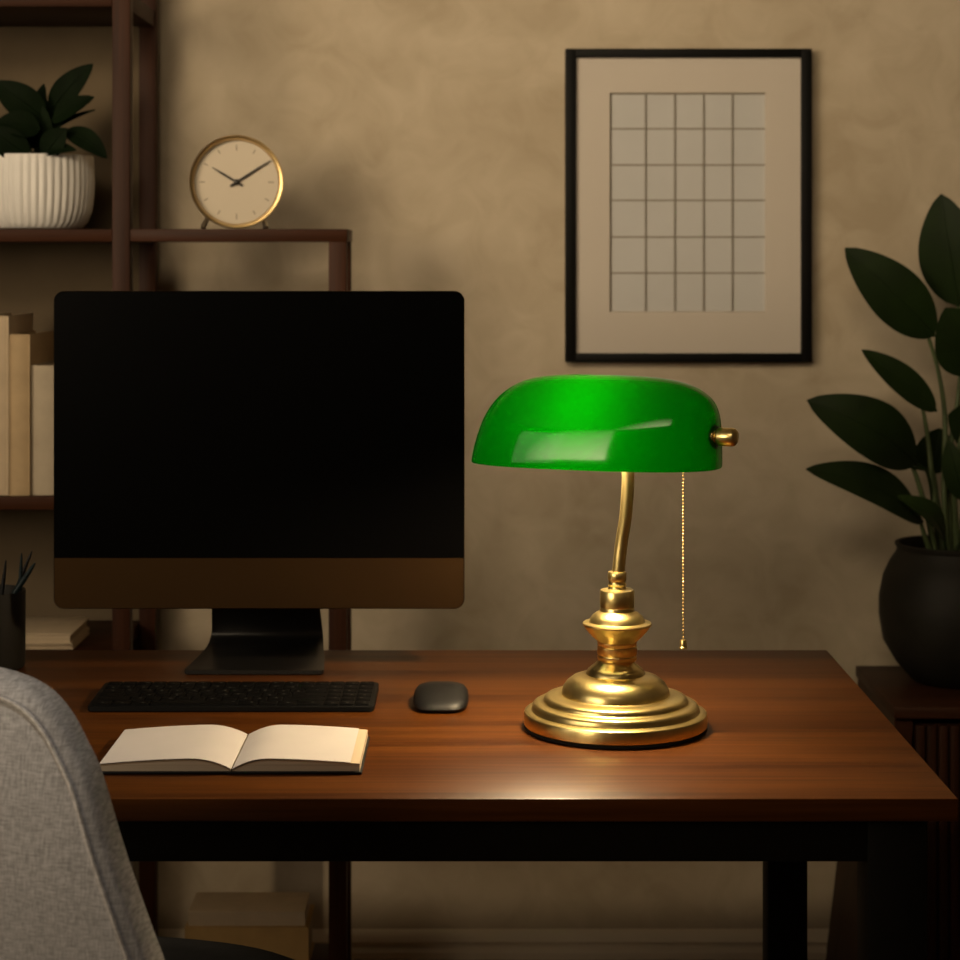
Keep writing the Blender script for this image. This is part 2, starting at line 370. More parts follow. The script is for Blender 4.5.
# ------------------------------------------------------------ sideboard at the right
ct = .579; cy0, cy1 = 2.845, 3.138; cx0 = X(855.5, cy1)
t = thing('sideboard', 'low dark wooden sideboard with slatted front holding the black plant pot', 'sideboard', (.95, 2.97, 0))
obj('top', bx(cx0, 1.35, cy0, cy1, ct-.016, ct, .0015), M['cabtop'], t)
bm = NB()
s0 = .062
hexa(bm, [(cx0-s0, cy0+.012, 0), (cx0-s0+.05, cy0+.012, 0), (cx0-s0+.05, cy1-.004, 0), (cx0-s0, cy1-.004, 0),
          (cx0+.004, cy0+.012, ct-.0162), (cx0+.03, cy0+.012, ct-.0162), (cx0+.03, cy1-.004, ct-.0162), (cx0+.004, cy1-.004, ct-.0162)])
obj('side_panel', bm, M['cab'], t)
bm = NB(); hexa(bm, [(1.345, cy0+.012, 0), (1.395, cy0+.012, 0), (1.395, cy1-.004, 0), (1.345, cy1-.004, 0),
          (1.32, cy0+.012, ct-.0162), (1.346, cy0+.012, ct-.0162), (1.346, cy1-.004, ct-.0162), (1.32, cy1-.004, ct-.0162)])
obj('side_panel', bm, M['cab'], t)
obj('back_panel', bx(cx0+.031, 1.319, cy1-.02, cy1-.006, .08, ct-.0163), M['cab'], t)
obj('bottom_panel', bx(cx0+.031, 1.319, cy0+.03, cy1-.021, .08, .098), M['cab'], t)
bm = NB(); x = cx0+.033
while x < .965-.012:
    box(bm, x, x+.0125, cy0+.008, cy0+.022, .10, ct-.028, .002); x += .0165
box(bm, cx0+.033, .963, cy0+.0221, cy0+.028, .10, ct-.028)
obj('door', bm, M['cab'], t, label='slatted left door')
bm = NB(); x = .970
while x < 1.317-.012:
    box(bm, x, x+.0125, cy0+.008, cy0+.022, .10, ct-.028, .002); x += .0165
box(bm, .970, 1.317, cy0+.0221, cy0+.028, .10, ct-.028)
obj('door', bm, M['cab'], t, label='slatted right door')

# ------------------------------------------------------------ framed grid print on the wall
fy = WY-.024
fx0, fx1, fz0, fz1 = X(565.5, fy), X(812, fy), Z(362, fy), Z(48.5, fy)
t = thing('framed_print', 'black framed pale grid print hanging on the plaster wall', 'picture', ((fx0+fx1)/2, WY-.001, fz0))
fw, fh = .0165, .0135
bm = NB()
box(bm, fx0, fx0+fw, fy, WY-.001, fz0, fz1, .0012); box(bm, fx1-fw, fx1, fy, WY-.001, fz0, fz1, .0012)
box(bm, fx0+fw-.001, fx1-fw+.001, fy, WY-.001, fz1-fh, fz1, .0012); box(bm, fx0+fw-.001, fx1-fw+.001, fy, WY-.001, fz0, fz0+fh, .0012)
obj('frame', bm, M['frame'], t)
my = fy+.008
ox0, ox1, oz0, oz1 = X(609.5, my), X(766.5, my), Z(312.5, my), Z(92.5, my)
bm = NB()
o0 = [(fx0+fw-.002, fz0+fh-.002), (fx1-fw+.002, fz0+fh-.002), (fx1-fw+.002, fz1-fh+.002), (fx0+fw-.002, fz1-fh+.002)]
i0 = [(ox0, oz0), (ox1, oz0), (ox1, oz1), (ox0, oz1)]
g = .0045
i1 = [(ox0+g*.4, oz0+g*.4), (ox1-g*.4, oz0+g*.4), (ox1-g*.4, oz1-g*.4), (ox0+g*.4, oz1-g*.4)]
rings(bm, [[(a, my+.005, b) for a, b in o0], [(a, my, b) for a, b in o0], [(a, my, b) for a, b in i0], [(a, my+.005, b) for a, b in i1]], False, False)
obj('mount', bm, M['mount'], t, smooth=False)
obj('print', bx(fx0+fw, fx1-fw, my+.0052, my+.008, fz0+fh, fz1-fh), M['print'], t)
bm = NB(); ly = my+.0049
for px in (645.7, 674.9, 703.7, 732.5):
    x = X(px, ly)
    for d in (-.0011, .0011): box(bm, x+d-.0006, x+d+.0006, ly-.0012, ly+.0004, oz0+.001, oz1-.001)
for py in (128.8, 165, 200.3, 237, 273):
    z = Z(py, ly); box(bm, ox0+.001, ox1-.001, ly-.0008, ly+.0004, z-.0013, z+.0013)
x = X(611, ly); box(bm, x-.001, x+.001, ly-.001, ly+.0004, oz0+.001, oz1-.001)
z = Z(94, ly); box(bm, ox0+.001, ox1-.001, ly-.001, ly+.0004, z-.001, z+.001)
obj('grid', bm, M['line'], t, label='thin dark grid lines')

# ------------------------------------------------------------ table clock on the shelf
cy = 2.93
cc = P(236.5, 182.2, cy); cr = 46.5/F*cy
t = thing('table_clock', 'round brass table clock with cream dial on the shelf over the monitor', 'clock', (cc.x, cy+.012, zt))
tilt = Matrix.Translation(cc) @ Matrix.Rotation(math.radians(7), 4, 'Z') @ Matrix.Rotation(PI/2, 4, 'X')   # local z points to the viewer
def put(bm): bmesh.ops.transform(bm, matrix=tilt, verts=bm.verts); return bm
bm = NB(); lathe(bm, (0, 0, 0), [(cr*.80, -.036), (cr*.95, -.034), (cr*.985, -.026), (cr*.985, .004), (cr, .006), (cr, .013), (cr*.975, .0155), (cr*.935, .0145), (cr*.905, .006), (cr*.895, .0025), (cr*.895, 0)], 72)
obj('case', put(bm), M['brass_dull'], t)
bm = NB(); lathe(bm, (0, 0, 0), [(cr*.894, .0005), (cr*.894, .0028)], 72); dial = obj('dial', put(bm), M['dial'], t)
for k in range(12):
    L = .0085 if k % 3 == 0 else .0065
    bm = NB(); box(bm, -.0007, .0007, cr*.80-L, cr*.80, .0027, .0033, mtx=Matrix.Rotation(-k*PI/6, 4, 'Z'))
    obj('hour_mark', put(bm), M['tick'], dial)
def hand(bm, deg, L, wd, z, tail):
    r = Matrix.Rotation(math.radians(-deg), 4, 'Z')
    pts = [(-wd, -tail), (wd, -tail), (wd*.9, L*.6), (wd*.35, L), (-wd*.35, L), (-wd*.9, L*.6)]
    rings(bm, [[r @ Vector((a, b, z)) for a, b in pts], [r @ Vector((a, b, z+.0008)) for a, b in pts]])
bm = NB(); hand(bm, 301, .041, .0017, .0045, .011); obj('hour_hand', put(bm), M['ink'], t)
bm = NB(); hand(bm, 57, .059, .0015, .006, .011); obj('minute_hand', put(bm), M['ink'], t)
bm = NB(); lathe(bm, (0, 0, 0), [(.0044, .0030), (.0044, .0072), (.0030, .0082)], 20); obj('hand_hub', put(bm), M['ink'], t)
for px in (203, 266):
    bm = NB(); s = -1 if px < 236 else 1
    a = P(px, 228.3, cy+.002); a.z = zt
    tube(bm, [a+Vector((0, 0, .0026)), a+Vector((-s*.004, .006, .013)), a+Vector((-s*.010, .012, .024))], [.0040, .0036, .0030], 12)
    obj('foot', bm, M['steel'], t, label='pale metal foot')

# ------------------------------------------------------------ books
def upright_book(px0, px1, pytop, y0, depth, m, label, x0=None):
    x0 = X(px0, y0) if x0 is None else x0; x1 = X(px1, y0); z0 = Z(497, SF)+.0003; z1 = Z(pytop, y0)
    r = thing('book', label, 'book', ((x0+x1)/2, y0+depth/2, z0), 'cream books upright on the left shelf')
    bm = NB(); tk = .0022
    box(bm, x0, x0+tk, y0+.002, y0+depth, z0, z1, .0005); box(bm, x1-tk, x1, y0+.002, y0+depth, z0, z1, .0005)
    n = 8                                              # gently rounded spine
    outer = [(x0+(x1-x0)*k/n, y0+.004*(abs(2*k/n-1)**2.2)) for k in range(n+1)]
    inner = [(a, b+tk) for a, b in outer][::-1]
    rings(bm, [[(a, b, z) for a, b in outer+inner] for z in (z0, z1)])
    obj('cover', bm, m, r)
    obj('page_block', bx(x0+tk+.0002, x1-tk-.0002, y0+.0072, y0+depth-.004, z0+.003, z1-.004), M['edgepaper'], r)
upright_book(-16, 8.3, 316, 2.875, .16, M['bookA'], 'tallest cream book, leftmost on the shelf behind the monitor')
upright_book(9, 29.5, 334.5, 2.872, .165, M['bookB'], 'tan book between the tallest and the shortest upright books')
upright_book(30.8, 58, 365.5, 2.878, .15, M['bookC'], 'shortest upright beige book, partly hidden behind the monitor edge')

def flat_book(x0, x1, y0, y1, z0, z1, m, label, group, rot=0, pages='edgepaper', front=False):
    c = Vector(((x0+x1)/2, (y0+y1)/2, z0))
    r = thing('book', label, 'book', c, group, rot); hx, hy, h = (x1-x0)/2, (y1-y0)/2, z1-z0; tk = .0024
    bm = NB()
    box(bm, -hx, hx, -hy, hy, 0.0003, tk, .0006); box(bm, -hx, hx, -hy, hy, h-tk, h, .0006); box(bm, -hx, -hx+tk, -hy, hy, tk-.0004, h-tk+.0004)
    if front: box(bm, -hx+tk-.0003, hx, -hy, -hy+tk, tk-.0004, h-tk+.0004)
    obj('cover', bm, m, r, local=True)
    bm = NB(); box(bm, -hx+tk+.0003, hx-.0035, -hy+.003, hy-.003, tk+.0002, h-tk-.0002); obj('page_block', bm, M[pages], r, local=True)
gz = .655
y0 = 2.872
flat_book(X(-2, y0), X(72.5, y0), y0+.005, 3.0, gz, Z(645, y0), M['bookA'], 'thin lower cream book of the two lying behind the pen cup', 'books lying flat behind the pen cup')
flat_book(X(-6, y0), X(72, y0), y0, 3.0, Z(644.6, y0), Z(633.5, y0), M['bookA'], 'thicker upper cream book of the two lying behind the pen cup', 'books lying flat behind the pen cup')
y0 = 2.874
flat_book(X(185, y0), X(309, y0), y0-.004, 2.972, .20, Z(926.5, y0), M['bookD'], 'ochre thick lower book of the stack under the desk', 'books stacked on the bottom shelf', front=True)
flat_book(X(188, y0), X(305, y0), y0, 2.962, Z(926.3, y0), Z(911.5, y0), M['bookA'], 'pale beige upper book of the stack under the desk', 'books stacked on the bottom shelf', front=True)

# ------------------------------------------------------------ leaves
def leaf_bm(base, tip, width, nrm, arch=.10, fold=.12, tipw=.5, n=16, mcols=8, thick=.0007, wob=0, bend=0, stalk=None):
    """a leaf blade from base to tip; nrm is the side it shows; arch lifts its middle, fold dips the midrib, bend curves it sideways"""
    base, tip, nrm = Vector(base), Vector(tip), Vector(nrm).normalized()
    ax = tip-base; L = ax.length; d = ax/L
    nrm = (nrm-d*nrm.dot(d)).normalized(); sd = d.cross(nrm)
    top, bot = [], []
    for i in range(n+1):
        u = i/n
        wd = width*.5*(math.sin(PI*u**(.5+tipw*.6))**.70 if 0 < u < 1 else 0)
        wd = max(wd, .0007)
        c = base+d*(L*u)+nrm*(L*arch*math.sin(PI*u))+sd*(L*bend*math.sin(PI*u))
        ra, rb = [], []
        for j in range(mcols+1):
            v = 2*j/mcols-1
            h = fold*wd*(abs(v)**1.3)+wob*wd*math.sin(9*u+3*v)
            p = c+sd*(wd*v)+nrm*h
            ra.append(p+nrm*thick); rb.append(p-nrm*thick)
        top.append(ra+rb[::-1])
    bm = NB(); rings(bm, top)
    if stalk: tube(bm, crom([Vector(p) for p in stalk]+[base, base+d*L*.06], 6), .0022, 8)
    mid = [base+d*(L*k/8)+nrm*(L*arch*math.sin(PI*k/8)+thick)+sd*(L*bend*math.sin(PI*k/8)) for k in range(9)]
    tube(bm, mid, [.0022*(1-k/9) + .0003 for k in range(9)], 6)
    return bm

# fluted white planter on the upper left shelf
Yp = 2.965; pc = Vector((X(36, Yp), Yp, zt+.0003)); pr = 58/F*Yp; ph = Z(155.5, Yp-pr*.3)-zt
t = thing('potted_plant', 'leafy dark green plant in a fluted white bowl pot on the upper shelf', 'plant', pc)
bm = NB(); seg = 256; nf = 46
prof = [(.60, 0), (.78, .02), (.88, .10), (.955, .25), (.99, .45), (1.0, .65), (.99, .85), (.975, .985), (.96, 1.0), (.93, 1.0), (.915, .97), (.90, .80)]
rs = []
for q, (r, h) in enumerate(prof):
    flute = .030*min(1, h*5) if q < 8 else 0
    if q in (6, 7): flute *= (.9 if q == 6 else .5)
    rs.append([(pc.x+pr*(r-flute*(1-abs(math.cos(nf*PI*i/seg)))**1.0)*math.cos(2*PI*i/seg), pc.y+pr*(r-flute*(1-abs(math.cos(nf*PI*i/seg))))*math.sin(2*PI*i/seg), pc.z+ph*h) for i in range(seg)])
rings(bm, rs, True, False)
obj('pot', bm, M['ceramic'], t, label='white fluted bowl pot')
bm = NB(); lathe(bm, (pc.x, pc.y, pc.z), [(pr*.895, ph*.70), (pr*.897, ph*.86), (pr*.5, ph*.90), (.002, ph*.91)], 48); obj('soil', bm, M['soil'], t)
# leaf list: base px,py -> tip px,py, width px, depth offset, facing
SL = [((50, 112), (93, 64), 27, -.01, (.2, -1, .4), .10), ((52, 122), (94, 97), 24, -.03, (0, -.9, .7), .05),
      ((45, 120), (-6, 82), 34, -.03, (-.2, -1, .4), .10), ((40, 130), (-4, 122), 30, -.05, (-.1, -1, .5), .06),
      ((54, 130), (95, 110), 9, -.02, (.2, -.6, .9), .05), ((66, 130), (107, 158), 24, -.05, (.3, -1, .5), .12),
      ((28, 158), (-12, 128), 30, -.06, (-.2, -1, .4), .08), ((44, 155), (66, 128), 26, -.06, (.1, -1, .2), .04),
      ((42, 152), (34, 96), 30, -.02, (0, -1, .1), .05), ((40, 155), (76, 150), 18, -.06, (.1, -.8, .8), .10),
      ((30, 150), (44, 84), 22, .02, (0, -1, .1), .04),
      ((44, 140), (60, 92), 24, .03, (.1, -1, .1), .04)]
root = pc+Vector((0, 0, ph*.9))
for (b, e, wpx, dy, nrm, arch) in SL:
    Y = Yp+dy; B = P(b[0], b[1], Y+.0); E = P(e[0], e[1], Y-.015)
    st = [root+Vector((random.uniform(-.012, .012), random.uniform(-.012, .012), -.004)), root.lerp(B, .55)+Vector((0, 0, .004))]
    obj('leaf', leaf_bm(B, E, wpx/F*Y, nrm, arch, .18, .55, stalk=st), M['leaf_small'], t)

# ------------------------------------------------------------ big potted plant on the sideboard
Yq = 3.020; qx = X(955, Yq)
t = thing('potted_plant', 'tall broad leaved plant in a round black pot on the dark sideboard', 'plant', (qx, Yq, ct+.0003))
qk = 1/F*Yq
prof = [(34, 688), (42, 686), (58, 668), (71, 645), (75, 618), (75, 600), (71, 578), (64, 562), (58, 553), (57, 549), (59, 545), (59, 543), (55, 543), (53, 549), (53, 556)]
zq0 = ct+.0003; zz = [Z(py, Yq) for _, py in prof]; sc_ = (zz[11]-zq0)/(zz[11]-zz[0])
bm = NB(); lathe(bm, (qx, Yq, 0), [(r*qk, zz[11]-(zz[11]-z)*sc_) for (r, _), z in zip(prof, zz)], 72, True, False)
obj('pot', bm, M['blackpot'], t, label='round black stoneware pot')
bm = NB(); lathe(bm, (qx, Yq, 0), [(53.2*qk, Z(560, Yq)), (53.3*qk, Z(555, Yq)), (20*qk, Z(552, Yq)), (1*qk, Z(551, Yq))], 40); obj('soil', bm, M['soil'], t)
def ppt(px, py, dy=0): return P(px, py, Yq+dy)
ST = [[(948, 556, 0), (944, 500, -.005), (945, 420, .0), (938, 370, -.005), (926, 330, -.015)],
      [(940, 556, -.02), (934, 500, -.02), (928, 440, -.02), (922, 405, -.025)],
      [(952, 556, .01), (948, 470, .01), (960, 380, .01), (958, 300, .0)],
      [(958, 556, 0), (955, 470, -.02), (975, 400, -.03), (985, 370, -.04)],
      [(936, 556, -.03), (926, 510, -.04), (914, 470, -.05), (905, 455, -.055)],
      [(932, 556, -.03), (926, 540, -.045), (920, 520, -.055)],
      [(944, 556, .02), (936, 490, .03), (930, 455, .03)],
      [(962, 556, .01), (966, 480, .02), (985, 430, .02)]]
for s_ in ST:
    bm = NB(); pts = crom([ppt(*q) for q in s_], 8); n = len(pts)
    tube(bm, pts, [.0052-.0026*i/n for i in range(n)], 10); obj('stem', bm, M['stem'], t)
LV = [((958, 306, 0), (941, 194, -.02), 62, (-.25, -1, .1), .06, .10, 'leaf', -.02),
      ((934, 336, -.015), (845, 248, -.045), 56, (-.3, -1, .35), .08, .14, 'leaf', .02),
      ((936, 411, -.022), (862, 350, -.05), 31, (-.2, -1, .55), .05, .20, 'leaf', .02),
      ((916, 462, -.05), (807, 400, -.10), 60, (-.2, -1, .45), .14, .14, 'leaf', -.02),
      ((922, 522, -.055), (806, 469, -.115), 46, (-.2, -.9, .8), .13, .18, 'leaf', -.01),
      ((985, 372, -.04), (945, 308, -.09), 66, (-.3, -1, .1), .06, .12, 'leaf', 0),
      ((930, 474, .03), (940, 428, .02), 44, (.1, -1, .1), .04, .10, 'leaf', 0),
      ((944, 540, -.06), (898, 496, -.105), 26, (-.3, -.9, .9), .16, .25, 'leaf_young', -.03),
      ((926, 470, -.04), (862, 452, -.06), 24, (-.1, -.5, 1), .04, .10, 'leaf', 0),
      ((985, 430, .02), (948, 415, -.01), 50, (-.2, -1, .1), .05, .10, 'leaf', 0),
      ((962, 500, -.03), (948, 440, -.045), 26, (-.2, -1, .1), .06, .12, 'leaf', 0),
      ((985, 372, .02), (1010, 262, .0), 60, (.2, -1, .2), .08, .10, 'leaf', 0),
      ((985, 430, .02), (1050, 380, -.02), 52, (.2, -1, .3), .08, .10, 'leaf', 0)]
for b, e, wpx, nrm, arch, fold, mk, bend in LV:
    B, E = ppt(*b), ppt(*e)
    stk = [ppt(946, 552, -.03), ppt(946, 548, -.05)] if mk == 'leaf_young' else ([ppt(955, 552, -.02), ppt(964, 530, -.025)] if b == (962, 500, -.03) else ([ppt(932, 500, -.02), ppt(930, 484, -.03)] if b == (926, 470, -.04) else None))
    obj('leaf', leaf_bm(B, E, wpx/F*Yq, nrm, arch, fold, .62, stalk=stk, n=20), M[mk], t, label='young lighter green leaf' if mk == 'leaf_young' else None)

# ------------------------------------------------------------ desktop computer
My = 2.24
t = thing('desktop_computer', 'silver-grey all-in-one computer with a switched-off black screen on the desk', 'computer', (X(259, My), 2.31, DT))
x0, x1, z1, z0 = X(53.5, My), X(464.5, My), Z(291, My), Z(609, My); zc = Z(558, My)
rr = .0115
o = rrect(x0, x1, z0, z1, rr, 8)
bm = NB()
def lay(y, d): return [(a, y, b) for a, b in inset2(o, d)]
rings(bm, [lay(My, .0010), lay(My+.0012, 0), lay(My+.007, 0), lay(My+.012, .006), lay(My+.020, .010), lay(My+.028, .011)], True, False)
# back shell bulging
cxm, czm = (x0+x1)/2, (z0+z1)/2
last = lay(My+.028, .011)
bm2 = [[(cxm+(a-cxm)*k, My+y, czm+(b-czm)*k) for a, _, b in lay(0, .011)] for k, y in ((.8, .031), (.5, .040), (.2, .045))]
rings(bm, [[(a, My+.028, b) for a, _, b in lay(0, .011)]]+bm2, False, True)
bmesh.ops.remove_doubles(bm, verts=bm.verts, dist=1e-6)
obj('housing', bm, M['alu'], t)
# screen glass: rounded at the top corners, straight above the chin
sc = [(x, z) for x, z in rrect(x0+.0006, x1-.0006, z0, z1-.0006, rr-.0006, 8) if z > zc]
sc += [(x0+.0006, zc), (x1-.0006, zc)]
sc = sorted(sc, key=lambda q: math.atan2(q[1]-(zc+z1)/2, q[0]-cxm))
bm = NB(); rings(bm, [[(a, My+.0005, b) for a, b in sc], [(a, My-.0006, b) for a, b in sc], [(a, My-.0010, b) for a, b in inset2(sc, .0004)]])
obj('screen', bm, M['screen'], t, label='black glass screen, switched off')
# stand: foot plate sweeping up into the neck, narrower upwards
path = [(2.247, .0012, .0760), (2.252, .0012, .0782), (2.275, .0012, .0770), (2.32, .0022, .0735), (2.352, .0046, .0700), (2.372, .0085, .0680), (2.382, .0160, .0668), (2.381, .027, .0655), (2.368, .05, .0640), (2.340, .095, .0612), (2.316, .135, .0590), (2.298, .165, .0580), (2.290, .18, .0580)]
cxs = X(253.5, 2.247); cxn = X(260, 2.3)
pp = crom([(a, b, c) for a, b, c in path], 5); rs = []
for i, p in enumerate(pp):
    q0, q1 = pp[max(0, i-1)], pp[min(len(pp)-1, i+1)]
    tv = Vector((q1.x-q0.x, q1.y-q0.y)).normalized(); nv = Vector((-tv.y, tv.x))*.0022
    cx_ = cxs+(cxn-cxs)*min(1, (i/len(pp))*1.2); hw = p.z
    y, z = p.x, DT+.0015+p.y+.0008
    ring = []
    for sx, sn in ((-1, -1), (-.985, -1.0), (.985, -1.0), (1, -1), (1, 1), (.985, 1), (-.985, 1), (-1, 1)):
        k = .75 if abs(sx) == 1 else 1
        ring.append((cx_+hw*sx, y+nv.x*sn*k, z+nv.y*sn*k))
    rs.append(ring)
bm = NB(); rings(bm, rs)
obj('stand', bm, M['alu_dark'], t, label='dark grey metal stand')

# ------------------------------------------------------------ keyboard
ky0, ky1 = 2.064, 2.168; kx0, kx1 = -.4060, -.1095
kz0 = DT+.0004
t = thing('keyboard', 'slim black keyboard lying on the desk before the monitor', 'keyboard', ((kx0+kx1)/2, (ky0+ky1)/2, kz0))
bm = NB()
o = rrect(kx0, kx1, ky0, ky1, .006, 5)
def kz(y, h0, h1): return kz0+h0+(h1-h0)*(y-ky0)/(ky1-ky0)
rings(bm, [[(a, b, kz0) for a, b in inset2(o, .001)], [(a, b, kz0+.0008) for a, b in o], [(a, b, kz(b, .0050, .0085)) for a, b in o], [(a, b, kz(b, .0056, .0091)) for a, b in inset2(o, .0008)]])
obj('body', bm, M['kbody'], t)
rows = 6; mx_, my_ = .0045, .0035
rowh = (ky1-ky0-2*my_)/rows
kbw = kx1-kx0-2*mx_
lay_keys = [[1.5]+[1]*9+[5.0]+[1]*4, [2.25]+[1]*10+[2.75]+[1, 1, 1]+[1.5-.0], [1.75]+[1]*11+[2.25]+[1]*3+[.5], [1.5]+[1]*12+[1.5]+[1]*3+[.5], [1]*13+[2]+[1]*3+[.5], [1]*14+[1]*4+[.5]]
lay_keys[0] = [1.25, 1.25, 1.25, 5.75, 1.25, 1.25, 1.25, 1.75, 1, 1, 1]
lay_keys[1] = [2.25]+[1]*10+[2.75]+[1, 1, 1]
lay_keys[2] = [1.75]+[1]*11+[2.25]+[1]*3
lay_keys[3] = [1.5]+[1]*12+[1.5]+[1]*3
lay_keys[4] = [1]*13+[2]+[1]*3
lay_keys[5] = [1]*15+[1]*3
rng = random.Random(3)
nkey = 0
for r_, row in enumerate(lay_keys):
    tot = sum(row); x = kx0+mx_
    ya = ky0+my_+rowh*r_
    for u in row:
        wd = kbw*u/tot
        a0, a1, b0, b1 = x+.0008, x+wd-.0008, ya+.0008, ya+rowh-.0008
        zb = kz((b0+b1)/2, .0056, .0091)
        if nkey < 100:
            bm = NB(); oo = rrect(a0, a1, b0, b1, .0018, 3)
            rings(bm, [[(p, q, kz(q, .0050, .0085)) for p, q in oo], [(p, q, kz(q, .0068, .0103)) for p, q in oo], [(p, q, kz(q, .0072, .0107)) for p, q in inset2(oo, .0005)]])
            ko = obj('key', bm, M['keys'], t)
        if u < 2.2 and rng.random() < .8:
            cxk = (a0+a1)/2+rng.uniform(-.003, .003); cyk = (b0+b1)/2+rng.uniform(-.003, .003)
            lb_ = NB(); box(lb_, cxk-.0012, cxk+.0012, cyk-.0010, cyk+.0010, kz(cyk, .0073, .0108)-.0002, kz(cyk, .0073, .0108)+.0001); obj('legend', lb_, M['legend'], ko)
        x += wd; nkey += 1

# ------------------------------------------------------------ mouse
mc = Vector((X(441, 2.1), 2.103, DT))
t = thing('computer_mouse', 'small dark grey wireless mouse on the desk right of the keyboard', 'mouse', mc)
def sup(a, b, n, e): 
    out = []
    for k in range(n):
        th = 2*PI*k/n; c_, s_ = math.cos(th), math.sin(th)
        out.append((a*math.copysign(abs(c_)**(2/e), c_), b*math.copysign(abs(s_)**(2/e), s_)))
    return out
bm = NB(); rs = []
for z, k in ((.0005, .90), (.003, .97), (.007, 1.0), (.012, .97), (.0165, .86), (.0195, .66), (.0212, .40), (.0217, .12)):
    rs.append([(mc.x+a*k, mc.y+b*k-.004*(1-k), mc.z+z-(.010*max(0, -b*k/.047)+.003*max(0, b*k/.047))*(z/.0217)) for a, b in sup(.0290, .047, 48, 3.4)])
rings(bm, rs); obj('body', bm, M['mouse'], t)

# ------------------------------------------------------------ open notebook
nx0, nx1 = -.3465, -.1085; ny0, ny1 = 1.818, 1.948; nxs = -.2258; nz = DT+.0003
t = thing('open_notebook', 'open blank notebook with cream pages and black cover on the desk', 'notebook', (nxs, (ny0+ny1)/2, nz))
bm = NB()
box(bm, nx0-.004, nxs-.003, ny0-.003, ny1+.003, nz, nz+.0022, .0006); box(bm, nxs+.003, nx1+.0012, ny0-.003, ny1+.003, nz, nz+.0022, .0006)
box(bm, nxs-.0032, nxs+.0032, ny0-.003, ny1+.003, nz, nz+.0015, .0004)
obj('cover', bm, M['cover'], t)
def page_curve(xs, xe, h, hs, hedge):     # from the gutter to the outer edge: rises out of the gutter, then falls gently
    out = []
    for k in range(25):
        u = k/24
        z = hs+(h-hs)*(1-(1-min(1, u/.30))**2)-(h-hedge)*max(0, (u-.30)/.70)**1.6
        out.append((xs+(xe-xs)*u, z))
    return out
for xs, xe, h, he, nm in ((nxs-.0006, nx0, .0128, .0080, 'left_pages'), (nxs+.0006, nx1-.0008, .0128, .0092, 'right_pages')):
    cv = page_curve(xs, xe, h, .0035, he)
    low = [(x, .0023) for x, _ in cv]
    bm = NB(); rings(bm, [[(x, y, nz+z) for x, z in cv]+[(x, y, nz+z) for x, z in low[::-1]] for y in (ny0, ny1)])
    pb = obj('page_block', bm, M['edgepaper'], t)
    # top sheet
    cv2 = page_curve(xs, xe+(.0005 if xe < xs else -.0085), h+.0006, .0041, he+.0006)
    bm = NB(); rings(bm, [[(x, y, nz+z+.0007) for x, z in cv2]+[(x, y, nz+z+.0003) for x, z in cv2[::-1]] for y in (ny0-.0008, ny1+.0005)])
    obj('top_page', bm, M['paper'], pb, label='blank cream page')

# ------------------------------------------------------------ pen cup with pens
Yc = 2.29; ccx = X(25, Yc)-.040; chh = Z(590, Yc)-DT
t = thing('pen_cup', 'dark round pen cup standing on the desk behind the chair', 'pen cup', (ccx, Yc, DT))
bm = NB(); lathe(bm, (ccx, Yc, DT), [(.034, .0003), (.0385, .001), (.0395, .005), (.0400, chh-.002), (.0393, chh), (.0378, chh), (.0372, chh-.003), (.0368, .006), (.002, .005)], 56)
obj('cup', bm, M['cup'], t)
PN = [((20, 592), (21.5, 553), 'pen', 4.0, 'dark teal pen, tallest of those in the cup'), ((14, 594), (32, 551), 'pen_black', 3.8, 'thin black pen leaning far right in the cup'),
      ((9, 592), (35, 563), 'pen', 6.0, 'thick dark pen leaning lowest over the cup rim'), ((2, 592), (6, 560), 'pen_black', 3.8, 'black pen leaning upright at the left of the cup')]
for i, (b, e, mk, wpx, lb) in enumerate(PN):
    dy = (-.006, .012, -.018, .0)[i]
    b_ = P(b[0], b[1], Yc+dy); e_ = P(e[0], e[1], Yc+dy+.004)
    d = (e_-b_).normalized()
    k = (b_.z-(DT+.012))/d.z; low = b_-d*k
    if low.x < ccx-.028: low = Vector((ccx-.026+i*.004, low.y, DT+.012))
    d = (e_-low).normalized(); L = (e_-low).length; r = wpx/2/F*Yc
    pt = thing('pen', lb, 'pen', low, 'pens in the cup')
    bm = NB(); tube(bm, [low, low+d*.004, low+d*(L-.020)], [r*.5, r, r], 14); obj('barrel', bm, M[mk], pt)
    bm = NB(); tube(bm, [low+d*(L-.0199), low+d*(L-.019), low+d*(L-.006), low+d*L], [r*.8, r*.92, r*.62, r*.25], 14); obj('tip', bm, M[mk], pt)

